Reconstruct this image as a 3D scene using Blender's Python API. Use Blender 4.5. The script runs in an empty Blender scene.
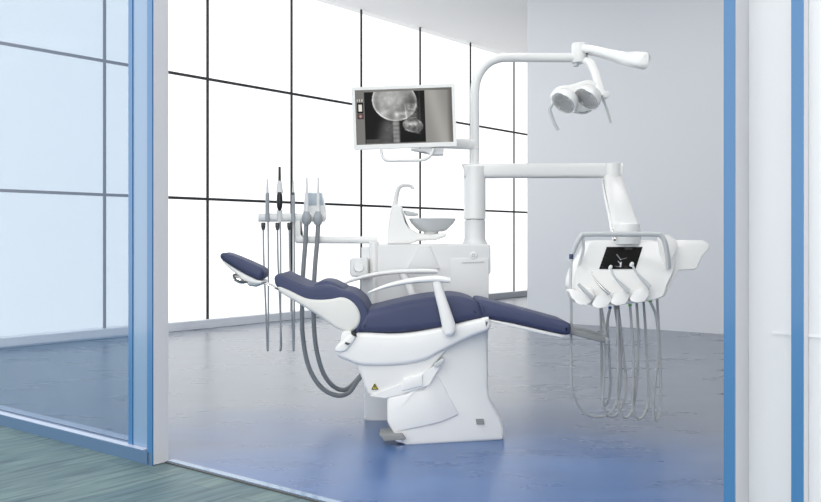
import bpy, bmesh, math, random
from mathutils import Vector, Matrix, noise
random.seed(4)
C = bpy.context.scene.collection
F = 885.0; CX = 410.5; HY = 237.0; CH = 1.15
V = Vector

def P(x, y, Y):
    """real-world point seen at photo pixel x, y when it stands Y metres in front of the lens"""
    return V(((x-CX)*Y/F, Y, CH-(y-HY)*Y/F))

# room axes: d1 runs into the room, e runs along the partition to the right
_n = math.hypot(704.5, F)
D1 = V((704.5/_n, F/_n, 0)); E = V((F/_n, -704.5/_n, 0))
def R(a, b, z=0.0): return D1*a + E*b + V((0, 0, z))

# ------------------------------------------------------------------ materials
def mat(name, col, rough=.5, metal=0., coat=0., spec=.5, build=None):
    m = bpy.data.materials.new(name); m.use_nodes = True
    nt = m.node_tree; b = nt.nodes['Principled BSDF']
    b.inputs['Base Color'].default_value = (*col, 1)
    b.inputs['Roughness'].default_value = rough
    b.inputs['Metallic'].default_value = metal
    b.inputs['Coat Weight'].default_value = coat
    b.inputs['Coat Roughness'].default_value = .08
    b.inputs['Specular IOR Level'].default_value = spec
    if build: build(nt, b)
    return m
def N(nt, t, **k):
    n = nt.nodes.new(t)
    for a, v in k.items(): setattr(n, a, v)
    return n
def speckle(amount, scale, dark):
    def f(nt, b):
        tc = N(nt, 'ShaderNodeTexCoord'); no = N(nt, 'ShaderNodeTexNoise'); no.inputs['Scale'].default_value = scale
        no.inputs['Detail'].default_value = 5
        nt.links.new(tc.outputs['Object'], no.inputs['Vector'])
        mx = N(nt, 'ShaderNodeMix', data_type='RGBA'); mx.inputs['Factor'].default_value = amount
        c = b.inputs['Base Color'].default_value
        mx.inputs[6].default_value = c; mx.inputs[7].default_value = (c[0]*dark, c[1]*dark, c[2]*dark, 1)
        ml = N(nt, 'ShaderNodeMath', operation='MULTIPLY'); ml.inputs[1].default_value = amount
        nt.links.new(no.outputs['Fac'], ml.inputs[0]); nt.links.new(ml.outputs[0], mx.inputs['Factor'])
        nt.links.new(mx.outputs[2], b.inputs['Base Color'])
    return f
def fabric(nt, b):
    speckle(.5, 9, .8)(nt, b)
    tc = N(nt, 'ShaderNodeTexCoord'); no = N(nt, 'ShaderNodeTexNoise'); no.inputs['Scale'].default_value = 260
    bp = N(nt, 'ShaderNodeBump'); bp.inputs['Strength'].default_value = .08; bp.inputs['Distance'].default_value = .002
    nt.links.new(tc.outputs['Object'], no.inputs['Vector']); nt.links.new(no.outputs['Fac'], bp.inputs['Height'])
    nt.links.new(bp.outputs[0], b.inputs['Normal'])

M = {}
M['white'] = mat('white_lacquer', (.82, .82, .805), .28, coat=.3, build=speckle(.15, 3, .95))
M['soft'] = mat('satin_white', (.75, .75, .74), .45, build=speckle(.2, 4, .94))
M['unit'] = mat('unit_grey_white', (.73, .735, .735), .4, build=speckle(.2, 3, .95))
M['shell'] = mat('warm_grey_shell', (.72, .72, .69), .4, build=speckle(.2, 4, .95))
M['navy'] = mat('navy_upholstery', (.046, .058, .128), .55, build=fabric)
M['hose'] = mat('grey_hose', (.36, .38, .40), .45, build=speckle(.3, 40, .8))
M['hose_dark'] = mat('dark_grey_hose', (.23, .245, .26), .5, build=speckle(.3, 40, .8))
M['hose_pale'] = mat('pale_grey_hose', (.43, .445, .45), .4, build=speckle(.3, 40, .85))
M['dark'] = mat('charcoal_plastic', (.06, .065, .07), .4, build=speckle(.3, 20, .7))
M['black'] = mat('black_plastic', (.008, .008, .009), .3, build=speckle(.3, 20, .7))
M['grey'] = mat('mid_grey_plastic', (.26, .27, .27), .45, build=speckle(.3, 12, .8))
M['palegrey'] = mat('pale_grey_plastic', (.55, .57, .58), .35, build=speckle(.3, 12, .85))
M['bowl'] = mat('grey_glass_bowl', (.60, .62, .63), .12, coat=.5, build=speckle(.2, 8, .9))
M['chrome'] = mat('brushed_chrome', (.78, .77, .75), .18, 1., build=speckle(.3, 30, .8))
M['mirror'] = mat('reflector_mirror', (.93, .93, .92), .12, .45, build=speckle(.3, 50, .85))
M['display'] = mat('pad_display_grey_blue', (.42, .49, .55), .2, build=speckle(.3, 30, .85))
M['mullion'] = mat('dark_mullion', (.035, .036, .04), .5, build=speckle(.3, 10, .8))
M['blue'] = mat('blue_lacquer', (.042, .165, .36), .3, coat=.3, build=speckle(.25, 2, .85))
M['stile'] = mat('pale_blue_lacquer', (.19, .30, .45), .25, coat=.5, build=speckle(.2, 2, .9))
M['jamb'] = mat('pale_lavender_jamb', (.66, .66, .69), .4, build=speckle(.2, 2, .95))
M['rail'] = mat('pale_rail', (.55, .60, .74), .3, coat=.3, build=speckle(.2, 3, .93))
M['railface'] = mat('slate_blue_rail', (.075, .15, .26), .4, build=speckle(.3, 3, .8))
M['wall'] = mat('grey_wall_paint', (.70, .71, .735), .8, build=speckle(.2, .7, .93))
M['ceiling'] = mat('ceiling_paint', (.88, .88, .88), .9, build=speckle(.15, .7, .95))
M['skirt'] = mat('skirting_paint', (.80, .82, .86), .35, build=speckle(.15, 1, .95))
M['yellow'] = mat('warning_yellow', (.62, .52, .03), .5, build=speckle(.2, 40, .9))
M['green'] = mat('green_ring', (.10, .42, .05), .4, build=speckle(.2, 40, .9))
M['bluering'] = mat('blue_ring', (.03, .12, .40), .4, build=speckle(.2, 40, .9))

def floor_nodes(nt, b):
    tc = N(nt, 'ShaderNodeTexCoord')
    mp = N(nt, 'ShaderNodeMapping'); mp.inputs['Scale'].default_value = (.42, 1, 1)
    nt.links.new(tc.outputs['Object'], mp.inputs['Vector'])
    n1 = N(nt, 'ShaderNodeTexNoise'); n1.inputs['Scale'].default_value = 2.6; n1.inputs['Detail'].default_value = 5; n1.inputs['Roughness'].default_value = .55; n1.inputs['Distortion'].default_value = .3
    nt.links.new(mp.outputs[0], n1.inputs['Vector'])
    r1 = N(nt, 'ShaderNodeValToRGB'); nt.links.new(n1.outputs['Fac'], r1.inputs[0])
    r1.color_ramp.elements[0].position = .32; r1.color_ramp.elements[0].color = (.165, .185, .225, 1)
    r1.color_ramp.elements[1].position = .72; r1.color_ramp.elements[1].color = (.27, .295, .345, 1)
    # cobalt resin tint; soft shade under and before the chair painted into it
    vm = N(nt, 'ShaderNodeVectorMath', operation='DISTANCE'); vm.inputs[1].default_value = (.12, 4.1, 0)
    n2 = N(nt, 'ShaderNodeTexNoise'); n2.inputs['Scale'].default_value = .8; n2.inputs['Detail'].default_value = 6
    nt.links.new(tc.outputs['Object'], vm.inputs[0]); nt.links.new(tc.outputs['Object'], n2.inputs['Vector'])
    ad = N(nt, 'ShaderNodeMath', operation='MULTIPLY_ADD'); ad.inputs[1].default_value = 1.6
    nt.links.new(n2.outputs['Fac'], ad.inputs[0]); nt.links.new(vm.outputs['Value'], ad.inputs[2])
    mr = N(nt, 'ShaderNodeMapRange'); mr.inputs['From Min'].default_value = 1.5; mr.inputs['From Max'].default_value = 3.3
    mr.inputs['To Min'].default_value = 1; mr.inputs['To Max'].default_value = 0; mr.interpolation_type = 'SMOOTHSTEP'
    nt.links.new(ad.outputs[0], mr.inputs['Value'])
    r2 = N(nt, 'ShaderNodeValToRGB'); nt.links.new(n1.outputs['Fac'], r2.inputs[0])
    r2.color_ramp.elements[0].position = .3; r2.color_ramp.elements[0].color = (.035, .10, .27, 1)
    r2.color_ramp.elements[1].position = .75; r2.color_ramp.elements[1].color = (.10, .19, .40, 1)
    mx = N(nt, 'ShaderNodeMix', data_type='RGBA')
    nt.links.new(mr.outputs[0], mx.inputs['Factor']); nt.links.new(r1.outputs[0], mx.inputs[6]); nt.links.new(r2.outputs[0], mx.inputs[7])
    nt.links.new(mx.outputs[2], b.inputs['Base Color'])
    rr = N(nt, 'ShaderNodeMapRange'); rr.inputs['To Min'].default_value = .20; rr.inputs['To Max'].default_value = .38
    nt.links.new(n1.outputs['Fac'], rr.inputs['Value']); nt.links.new(rr.outputs[0], b.inputs['Roughness'])
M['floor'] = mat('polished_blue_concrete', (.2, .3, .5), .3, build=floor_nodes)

def deck_nodes(nt, b):
    tc = N(nt, 'ShaderNodeTexCoord')
    mp = N(nt, 'ShaderNodeMapping'); mp.inputs['Rotation'].default_value = (0, 0, -math.atan2(D1.y, D1.x))
    nt.links.new(tc.outputs['Object'], mp.inputs['Vector'])
    br = N(nt, 'ShaderNodeTexBrick'); br.inputs['Scale'].default_value = 1
    br.inputs['Brick Width'].default_value = 2.6; br.inputs['Row Height'].default_value = .17; br.inputs['Mortar Size'].default_value = .003
    br.inputs['Color1'].default_value = (.105, .175, .20, 1); br.inputs['Color2'].default_value = (.145, .215, .22, 1); br.inputs['Mortar'].default_value = (.08, .13, .15, 1)
    nt.links.new(mp.outputs[0], br.inputs['Vector'])
    m2 = N(nt, 'ShaderNodeMapping'); m2.inputs['Scale'].default_value = (1.4, 14, 1)
    nt.links.new(mp.outputs[0], m2.inputs['Vector'])
    n1 = N(nt, 'ShaderNodeTexNoise'); n1.inputs['Scale'].default_value = 2; n1.inputs['Detail'].default_value = 8; n1.inputs['Distortion'].default_value = .6
    nt.links.new(m2.outputs[0], n1.inputs['Vector'])
    r1 = N(nt, 'ShaderNodeValToRGB'); nt.links.new(n1.outputs['Fac'], r1.inputs[0])
    r1.color_ramp.elements[0].position = .3; r1.color_ramp.elements[0].color = (.50, .56, .64, 1)
    r1.color_ramp.elements[1].position = .7; r1.color_ramp.elements[1].color = (1.25, 1.22, 1.15, 1)
    mx = N(nt, 'ShaderNodeMix', data_type='RGBA', blend_type='MULTIPLY'); mx.inputs['Factor'].default_value = 1
    nt.links.new(br.outputs['Color'], mx.inputs[6]); nt.links.new(r1.outputs[0], mx.inputs[7])
    nt.links.new(mx.outputs[2], b.inputs['Base Color'])
    bp = N(nt, 'ShaderNodeBump'); bp.inputs['Strength'].default_value = .3; bp.inputs['Distance'].default_value = .01
    nt.links.new(n1.outputs['Fac'], bp.inputs['Height']); nt.links.new(bp.outputs[0], b.inputs['Normal'])
M['deck'] = mat('teal_wood_planks', (.2, .3, .3), .55, build=deck_nodes)

def glass(name, tint, haze, hazecol, gloss=.6, rough=.0):
    m = bpy.data.materials.new(name); m.use_nodes = True; nt = m.node_tree; nt.nodes.clear()
    out = N(nt, 'ShaderNodeOutputMaterial'); tr = N(nt, 'ShaderNodeBsdfTransparent'); tr.inputs[0].default_value = (*tint, 1)
    no = N(nt, 'ShaderNodeTexNoise'); no.inputs['Scale'].default_value = .6
    tc = N(nt, 'ShaderNodeTexCoord'); nt.links.new(tc.outputs['Object'], no.inputs['Vector'])
    df = N(nt, 'ShaderNodeBsdfDiffuse'); df.inputs[0].default_value = (*hazecol, 1)
    tl = N(nt, 'ShaderNodeBsdfTranslucent'); tl.inputs[0].default_value = (*hazecol, 1)
    m0 = N(nt, 'ShaderNodeMixShader'); m0.inputs[0].default_value = .3
    nt.links.new(df.outputs[0], m0.inputs[1]); nt.links.new(tl.outputs[0], m0.inputs[2])
    m1 = N(nt, 'ShaderNodeMixShader')
    mr = N(nt, 'ShaderNodeMapRange'); mr.inputs['To Min'].default_value = haze*.85; mr.inputs['To Max'].default_value = haze*1.15
    nt.links.new(no.outputs['Fac'], mr.inputs['Value']); nt.links.new(mr.outputs[0], m1.inputs[0])
    nt.links.new(tr.outputs[0], m1.inputs[1]); nt.links.new(m0.outputs[0], m1.inputs[2])
    gl = N(nt, 'ShaderNodeBsdfGlossy'); gl.inputs['Roughness'].default_value = rough
    fr = N(nt, 'ShaderNodeFresnel'); fr.inputs[0].default_value = 1.45
    ml = N(nt, 'ShaderNodeMath', operation='MULTIPLY'); ml.inputs[1].default_value = gloss
    ge = N(nt, 'ShaderNodeNewGeometry'); iv = N(nt, 'ShaderNodeMath', operation='SUBTRACT'); iv.inputs[0].default_value = 1
    nt.links.new(ge.outputs['Backfacing'], iv.inputs[1])      # the rear skin of the pane adds no second mirror
    m9 = N(nt, 'ShaderNodeMath', operation='MULTIPLY'); nt.links.new(fr.outputs[0], m9.inputs[0]); nt.links.new(iv.outputs[0], m9.inputs[1])
    nt.links.new(m9.outputs[0], ml.inputs[0])
    m2 = N(nt, 'ShaderNodeMixShader'); nt.links.new(ml.outputs[0], m2.inputs[0])
    nt.links.new(m1.outputs[0], m2.inputs[1]); nt.links.new(gl.outputs[0], m2.inputs[2])
    nt.links.new(m2.outputs[0], out.inputs[0])
    return m
M['glass'] = glass('clear_window_glass', (.98, .985, .985), .0, (.8, .8, .8), .3)
M['glass_blue'] = glass('blue_tinted_glass', (.70, .75, .79), .085, (.08, .36, .80), 1.4)  # tinted pane; its diffuse blue haze imitates a veil of reflection
M['glass_frost'] = glass('frosted_pale_glass', (.9, .95, 1.0), .80, (.95, .96, .97), .5, .2)

def screen_mat(name, strength):
    m = bpy.data.materials.new(name); m.use_nodes = True; nt = m.node_tree; b = nt.nodes['Principled BSDF']
    at = N(nt, 'ShaderNodeAttribute', attribute_name='Col')
    b.inputs['Base Color'].default_value = (.004, .004, .004, 1); b.inputs['Roughness'].default_value = .5; b.inputs['Specular IOR Level'].default_value = .12
    nt.links.new(at.outputs['Color'], b.inputs['Emission Color']); b.inputs['Emission Strength'].default_value = strength
    return m
M['screen'] = screen_mat('lit_screen', 1.0)

# ------------------------------------------------------------------ object helpers
def link(name, bm, m, parent=None, smooth=True, bevel=0, seg=3, sub=0, ang=35):
    off = V((0, 0, 0))
    p = parent
    while p is not None:
        off += p.location; p = p.parent
    bmesh.ops.recalc_face_normals(bm, faces=bm.faces)
    for v in bm.verts: v.co -= off
    me = bpy.data.meshes.new(name); bm.to_mesh(me); bm.free()
    me.materials.append(m)
    o = bpy.data.objects.new(name, me); C.objects.link(o)
    if parent: o.parent = parent
    if bevel:
        md = o.modifiers.new('bevel', 'BEVEL'); md.width = bevel; md.segments = seg
        md.limit_method = 'ANGLE'; md.angle_limit = math.radians(ang); md.harden_normals = False
    if sub:
        md = o.modifiers.new('sub', 'SUBSURF'); md.levels = sub; md.render_levels = sub
    if smooth:
        for f in me.polygons: f.use_smooth = True
        if not sub:
            me.set_sharp_from_angle(angle=math.radians(38)) if not bevel else None
    return o
def thing(name, label, cat, loc, group=None):
    o = bpy.data.objects.new(name, None); C.objects.link(o); o.location = loc
    o['label'] = label; o['category'] = cat
    if group: o['group'] = group
    return o
def struct(name, bm, m, parent=None, **k):
    o = link(name, bm, m, parent, **k)
    if parent is None: o['kind'] = 'structure'
    return o

def crv(pts, n=6, closed=True):
    """Catmull-Rom through the points (any dimension)"""
    pts = [V(p) for p in pts]; out = []; L = len(pts)
    rng = range(L) if closed else range(L-1)
    for i in rng:
        if closed: p0, p1, p2, p3 = pts[i-1], pts[i], pts[(i+1) % L], pts[(i+2) % L]
        else:
            p1, p2 = pts[i], pts[i+1]; p0 = pts[i-1] if i else p1*2-p2; p3 = pts[i+2] if i+2 < L else p2*2-p1
        for k in range(n):
            t = k/n
            out.append(.5*((2*p1)+(p2-p0)*t+(2*p0-5*p1+4*p2-p3)*t*t+(3*p1-p0-3*p2+p3)*t**3))
    if not closed: out.append(pts[-1])
    return out
def prism(bm, px, Yn, Yf, Yref=None, smooth=0, taper=None, r=0.0, steps=5):
    """photo-outline at depth Yref as a solid from Yn to Yf; r rounds the two rims"""
    Yref = Yref or Yn
    pts = crv([(a, b) for a, b in px], smooth) if smooth else [V(p) for p in px]
    prof = [P(p.x, p.y, Yref) for p in pts]
    n = len(prof)
    ar = sum(prof[i].x*prof[(i+1) % n].z-prof[(i+1) % n].x*prof[i].z for i in range(n))
    sg = 1 if ar > 0 else -1
    nor = []
    for i in range(n):
        t = (prof[(i+1) % n]-prof[i-1]); t.y = 0
        t = t.normalized() if t.length > 1e-9 else V((1, 0, 0))
        nor.append(V((t.z, 0, -t.x))*sg)      # outward
    ri = [0.0]*n
    if r:
        for i in range(n):
            o_, d_ = prof[i], -nor[i]; best = 9.0
            for j in range(n):
                if j in (i, (i-1) % n): continue
                a, b = prof[j], prof[(j+1) % n]; ex, ez = b.x-a.x, b.z-a.z
                den = d_.x*ez-d_.z*ex
                if abs(den) < 1e-12: continue
                t = ((a.x-o_.x)*ez-(a.z-o_.z)*ex)/den; q = ((a.x-o_.x)*d_.z-(a.z-o_.z)*d_.x)/den
                if t > 1e-5 and -.01 <= q <= 1.01: best = min(best, t)
            ri[i] = min(r, .36*best)
        for _ in range(4): ri = [min(ri[i], (ri[i-1]+ri[i]+ri[(i+1) % n])/3) for i in range(n)]
        seq = [(Yn+r*(1-math.cos(k/steps*math.pi/2)), 1-math.sin(k/steps*math.pi/2)) for k in range(steps+1)]
        seq += [(Yf-(y-Yn), ins) for y, ins in reversed(seq)]
    else: seq = [(Yn, 0), (Yf, 0)]
    vs = []
    for y, ins in seq:
        ring = []
        for p, q, rj in zip(prof, nor, ri):
            w = p-q*(ins*rj); yy = y
            if taper: yy = taper(p.x, y)
            ring.append(bm.verts.new((w.x, yy, w.z)))
        vs.append(ring)
    for a, b in zip(vs, vs[1:]):
        for i in range(n): bm.faces.new((a[i], a[(i+1) % n], b[(i+1) % n], b[i]))
    fa_ = bm.faces.new(vs[0]); fb_ = bm.faces.new(vs[-1][::-1])
    if r: bmesh.ops.triangulate(bm, faces=[fa_, fb_], ngon_method='EAR_CLIP')
    return bm
def solid(px, Yn, Yf, **k):
    return prism(bmesh.new(), px, Yn, Yf, **k)
def tube(bm, pts, rad, n=12, caps=True, side=None, flat=1.0, power=2.0):
    """sweep a (super)ellipse along pts; rad = number, or list of radii / (side, up) pairs"""
    L = len(pts); rings = []
    T0 = (pts[1]-pts[0]).normalized()
    S = side.copy() if side else (V((0, 1, 0)) if abs(T0.y) < .9 else V((1, 0, 0)))
    for i, p in enumerate(pts):
        T = (pts[min(i+1, L-1)]-pts[max(i-1, 0)]).normalized()
        base = side if side else S
        S = (base-T*base.dot(T)).normalized()
        U = T.cross(S).normalized()
        r = rad[i] if isinstance(rad, (list, tuple)) else rad
        rs, ru = r if isinstance(r, (list, tuple)) else (r, r)
        ring = []
        for k in range(n):
            a = 2*math.pi*k/n; c, s = math.cos(a), math.sin(a); e = 2/power
            ring.append(bm.verts.new(p+S*rs*math.copysign(abs(c)**e, c)+U*ru*math.copysign(abs(s)**e, s)))
        rings.append(ring)
    for a, b in zip(rings, rings[1:]):
        for k in range(n): bm.faces.new((a[k], a[(k+1) % n], b[(k+1) % n], b[k]))
    if caps: bm.faces.new(rings[0][::-1]); bm.faces.new(rings[-1])
    return bm
def lathe(bm, c, prof, axis=V((0, 0, 1)), n=28, sx=1, sy=1):
    """prof: list of (radius, distance along axis)"""
    ax = axis.normalized(); s = ax.orthogonal().normalized()
    if abs(ax.z) > .99: s = V((1, 0, 0))
    u = ax.cross(s); rings = []
    for r, h in prof:
        if r < 1e-6: rings.append([bm.verts.new(c+ax*h)])
        else: rings.append([bm.verts.new(c+ax*h+s*r*sx*math.cos(2*math.pi*k/n)+u*r*sy*math.sin(2*math.pi*k/n)) for k in range(n)])
    for a, b in zip(rings, rings[1:]):
        if len(a) == 1 and len(b) == 1: continue
        for k in range(n):
            k2 = (k+1) % n
            if len(a) == 1: bm.faces.new((a[0], b[k2], b[k]))
            elif len(b) == 1: bm.faces.new((a[k], a[k2], b[0]))
            else: bm.faces.new((a[k], a[k2], b[k2], b[k]))
    for rg, fl in ((rings[0], True), (rings[-1], False)):
        if len(rg) > 1: bm.faces.new(rg[::-1] if fl else rg)
    return bm
def box8(bm, pts):
    v = [bm.verts.new(p) for p in pts]
    for f in ((0, 1, 2, 3), (4, 7, 6, 5), (0, 4, 5, 1), (1, 5, 6, 2), (2, 6, 7, 3), (3, 7, 4, 0)): bm.faces.new([v[i] for i in f])
    return bm
def rbox(a0, a1, b0, b1, z0, z1, bm=None):
    bm = bm or bmesh.new()
    return box8(bm, [R(a0, b0, z0), R(a1, b0, z0), R(a1, b1, z0), R(a0, b1, z0), R(a0, b0, z1), R(a1, b0, z1), R(a1, b1, z1), R(a0, b1, z1)])
def obox(c, u, v, w, bm=None):
    """box at centre c with half-extent vectors u, v, w"""
    bm = bm or bmesh.new()
    return box8(bm, [c-u-v-w, c+u-v-w, c+u+v-w, c-u+v-w, c-u-v+w, c+u-v+w, c+u+v+w, c-u+v+w])
def pxs(pts, Y): return [P(x, y, Y) for x, y in pts]
def path(pts, Y, n=8): return [V(p) for p in crv(pxs(pts, Y), n, False)]
def path3(pts, n=8): return [V(p) for p in crv([P(*p) for p in pts], n, False)]

# ------------------------------------------------------------------ the room
PA = 2.684      # front plane of the glass partition
PB = -3.796     # right edge of the glazed part = left jamb of the opening
WB = -8.96      # window wall
GA = 10.5       # grey wall
HT = 4.615
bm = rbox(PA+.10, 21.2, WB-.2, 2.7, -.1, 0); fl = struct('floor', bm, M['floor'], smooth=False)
bm = rbox(-7, PA+.10, WB-.2, 6.5, -.1, -.004); struct('floor_deck', bm, M['deck'], smooth=False)
bm = rbox(PA, 21.2, WB-.2, 2.7, HT, HT+.15); struct('ceiling', bm, M['ceiling'], smooth=False)
bm = rbox(GA, GA+.2, -6.31, 2.7, 0, HT); struct('wall_grey', bm, M['wall'], smooth=False)
bm = rbox(21, 21.2, WB-.2, 2.7, 0, HT); struct('wall_back', bm, M['wall'], smooth=False)
bm = rbox(PA, 21, 2.5, 2.7, 0, HT); struct('wall_right', bm, M['wall'], smooth=False)
bm = rbox(PA+.2, 21, WB-.16, WB+.03, 0, .112); struct('baseboard_window', bm, M['skirt'], smooth=False, bevel=.008)
# window bays
m0 = 7.165; bay = 1.46
k0 = -3
for i, k in enumerate(range(k0, 9)):
    a0 = m0+k*bay; a1 = a0+bay
    fr = bmesh.new(); t = .017
    rbox(a0-t, a0+t, WB-.035, WB-.02, .112, HT, fr)
    for z in (1.63, 3.15): rbox(a0+t, a1-t, WB-.035, WB-.02, z-t, z+t, fr)
    w = struct('window_%d' % (i+1), fr, M['mullion'], smooth=False)
    link('window_pane', rbox(a0+t, a1-t, WB-.030, WB-.026, .112, HT), M['glass'], w, smooth=False)

# glazed partition left of the opening
rail = rbox(PA+.004, PA+.16, WB, PB-.11, .0, .058)
wp = struct('window_13', rail, M['rail'], smooth=False, bevel=.003)
link('rail_face', rbox(PA-.006, PA+.004, WB, PB-.0005, -.004, .060), M['railface'], wp, smooth=False)
link('gasket', rbox(PA+.075, PA+.082, WB, PB-.20, .058, .062), M['dark'], wp, smooth=False)
link('glass_pane', rbox(PA+.055, PA+.067, WB, PB-.275, .058, HT), M['glass_blue'], wp, smooth=False)
link('stile', rbox(PA+.05, PA+.085, PB-.275, PB-.085, .058, HT), M['stile'], wp, smooth=False, bevel=.003)
link('stile_edge', rbox(PA+.044, PA+.056, PB-.280, PB-.245, .058, HT), M['blue'], wp, smooth=False)
link('white_seal', rbox(PA+.03, PA+.05, PB-.075, PB-.052, .058, HT), M['skirt'], wp, smooth=False)
d = struct('door_1', rbox(PA+.002, PA+.092, PB-.034, PB, 0, HT), M['jamb'], smooth=False)
link('blue_edge', rbox(PA-.006, PA+.002, PB-.042, PB, 0, HT), M['blue'], d, smooth=False)
struct('trim_1', rbox(PA+.085, PA+.125, PB, -.93, -.01, .006), M['stile'], smooth=False)
link_t = struct('trim_2', rbox(PA+.070, PA+.085, PB, -.93, -.01, .003), M['dark'], smooth=False)
# right hand sliding frame: two posts and frosted panes
def post(name, b0, w, dp):
    o = struct(name, rbox(PA+.002, PA+dp, b0, b0+w, 0, HT), M['jamb'], smooth=False)
    link('blue_edge', rbox(PA-.006, PA+.002, b0, b0+w, 0, HT), M['blue'], o, smooth=False)
    return o
post('door_2', PB+2.872, .033, .155)
post('door_3', PB+3.066, .033, .075)
p1 = struct('window_14', rbox(PA+.12, PA+.128, PB+2.906, PB+3.064, 0, HT), M['glass_frost'], smooth=False)
link('reflection_strip', rbox(PA+.112, PA+.119, PB+2.98, PB+3.064, .855, .862), M['skirt'], p1, smooth=False)  # thin white strip imitates a reflected line on the pane
p2 = struct('window_15', rbox(PA+.05, PA+.058, PB+3.100, 2.5, 0, HT), M['glass_frost'], smooth=False)
link('reflection_strip', rbox(PA+.042, PA+.049, PB+3.100, PB+3.4, .86, .867), M['skirt'], p2, smooth=False)  # reflected line continued on the wider pane as a white strip

# fill panels added to the ceiling out of view to brighten the room
def emis(name, col, s):
    m = bpy.data.materials.new(name); m.use_nodes = True; b = m.node_tree.nodes['Principled BSDF']
    b.inputs['Base Color'].default_value = (.9, .9, .9, 1)
    b.inputs['Emission Color'].default_value = (*col, 1); b.inputs['Emission Strength'].default_value = s
    return m
M['lamp'] = emis('fill_diffuser', (1, .99, .97), 5.5)
for i, (a, b_) in enumerate([(a, b_) for a in (4.6, 8.2) for b_ in (-6.6, -3.4, -.4)]):
    c = R(a, b_, HT-.02)
    t = thing('fill_light', 'square white fill panel added out of view in the ceiling', 'ceiling light', c, 'added fill panels in the ceiling')
    fm = bmesh.new()
    rbox(a-.66, a-.60, b_-.66, b_+.66, HT-.03, HT, fm); rbox(a+.60, a+.66, b_-.66, b_+.66, HT-.03, HT, fm)
    rbox(a-.60, a+.60, b_-.66, b_-.60, HT-.03, HT, fm); rbox(a-.60, a+.60, b_+.60, b_+.66, HT-.03, HT, fm)
    link('frame', fm, M['soft'], t, smooth=False)
    link('diffuser', rbox(a-.60, a+.60, b_-.60, b_+.60, HT-.018, HT-.005), M['lamp'], t, smooth=False)

# ------------------------------------------------------------------ dental chair
YN, YF = 4.89, 5.39      # near and far side of the chair
YM = (YN+YF)/2
ch = thing('dental_chair', 'navy blue reclined dental chair with white shell on a white floor base', 'dental chair', V((P(445, 443, 5.1).x, 5.1, 0)))
# base: rises as a broad slab from a flared foot
base = [(387, 396), (387, 423), (396, 437.5), (405.5, 446.5), (507, 446.0), (507, 434), (503, 423), (496, 411), (491.5, 402), (490, 390), (489.6, 324), (470, 326), (452, 334), (441, 350), (430, 372), (408, 392)]
def tp(x, y): return y + .22*max(0, x+.03)*(1-(y-YN)/(YF-YN))
bb = prism(bmesh.new(), base, YN, YF, taper=tp)
link('base', bb, M['white'], ch, bevel=.022, seg=4, ang=25)
link('base_sole', solid([(406, 446.2), (506.5, 446.2), (506.5, 447.7), (406, 447.7)], YN+.012, YF-.02, Yref=YN, taper=tp), M['dark'], ch, smooth=False)
# recessed sculpted flank on the slab
link('base_flank', solid([(392, 398), (424, 391), (436, 372), (459, 417), (440, 424), (396, 432), (391, 420)], YN-.006, YN+.03, taper=tp), M['white'], ch, bevel=.004, ang=25)
link('base_badge', solid([(476, 420.3), (484, 420.3), (485.3, 426), (477.2, 426)], YN+.088, YN+.11, Yref=YN+.05), M['grey'], ch, smooth=False)
pd = link('foot_pedal', solid([(379.5, 433), (402, 432.5), (406, 438), (384.5, 439.8)], 4.86, 5.02, Yref=4.90), M['grey'], ch, bevel=.004)
pd.data.transform(Matrix.Identity(4))
link('pedal_hinge', solid([(393, 439), (407, 438), (407, 445), (396, 442.5)], 4.90, 5.0), M['chrome'], ch, bevel=.004)
# seat hull
rim = [(335.5, 351), (338, 347), (345, 342), (352, 335), (362, 333), (400, 334), (440, 328), (483, 318), (489.5, 319), (489.5, 330), (470, 338), (440, 353), (423, 361.5), (394, 366), (362, 366), (347, 361), (337, 356.5)]
link('seat_shell', solid(rim, YN-.012, YF+.012, r=.025, smooth=4), M['white'], ch)
hull = [(358, 362), (394, 364), (422, 359), (446, 348), (446, 352), (432, 368), (420, 388), (404, 392), (380, 397), (370, 396), (366, 392), (362, 380)]
link('seat_hull', solid(hull, YN+.012, YF-.012, Yref=YN, r=.02, smooth=4), M['soft'], ch)
link('lift_cover', solid([(370, 396), (396, 386), (422, 374), (440, 362), (440, 366), (429, 385), (402, 394), (385, 398)], YN-.002, YN+.2), M['white'], ch)
link('lift_panel', solid([(403, 378.5), (422.5, 374), (422.5, 386), (402, 391)], YN-.010, YN+.05), M['white'], ch, bevel=.004)
link('side_catch', solid([(433.5, 364.5), (442.5, 358.5), (445, 359.5), (440, 366), (434.5, 367.5)], YN-.012, YN+.05), M['palegrey'], ch, bevel=.003)
wt = link('warning_sign', solid([(374.6, 383.6), (371.2, 389.6), (378.4, 389.6)], YN+.006, YN+.02, Yref=YN), M['yellow'], ch, smooth=False)
bmk = bmesh.new(); tri = [(374.6, 384.0), (371.7, 389.2), (377.8, 389.2)]
for i in range(3):
    a, b = tri[i], tri[(i+1) % 3]; tube(bmk, pxs([a, b], YN+.004), .0022, n=6)
tube(bmk, pxs([(374.7, 385.8), (374.7, 387.6)], YN+.004), .0020, n=6)
link('warning_mark', bmk, M['black'], wt)
# seat cushion
seat = [(356, 330), (358, 322), (364, 312), (376, 308.5), (392, 304.5), (415, 299.5), (437, 296.5), (455, 296), (470, 299), (479, 304), (483, 312), (484, 318.5), (470, 321.5), (455, 324.5), (440, 328.5), (415, 332), (385, 334.2), (362, 333.5)]
link('seat_cushion', solid(seat, YN+.0, YF, r=.045, smooth=4, steps=7), M['navy'], ch)
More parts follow.
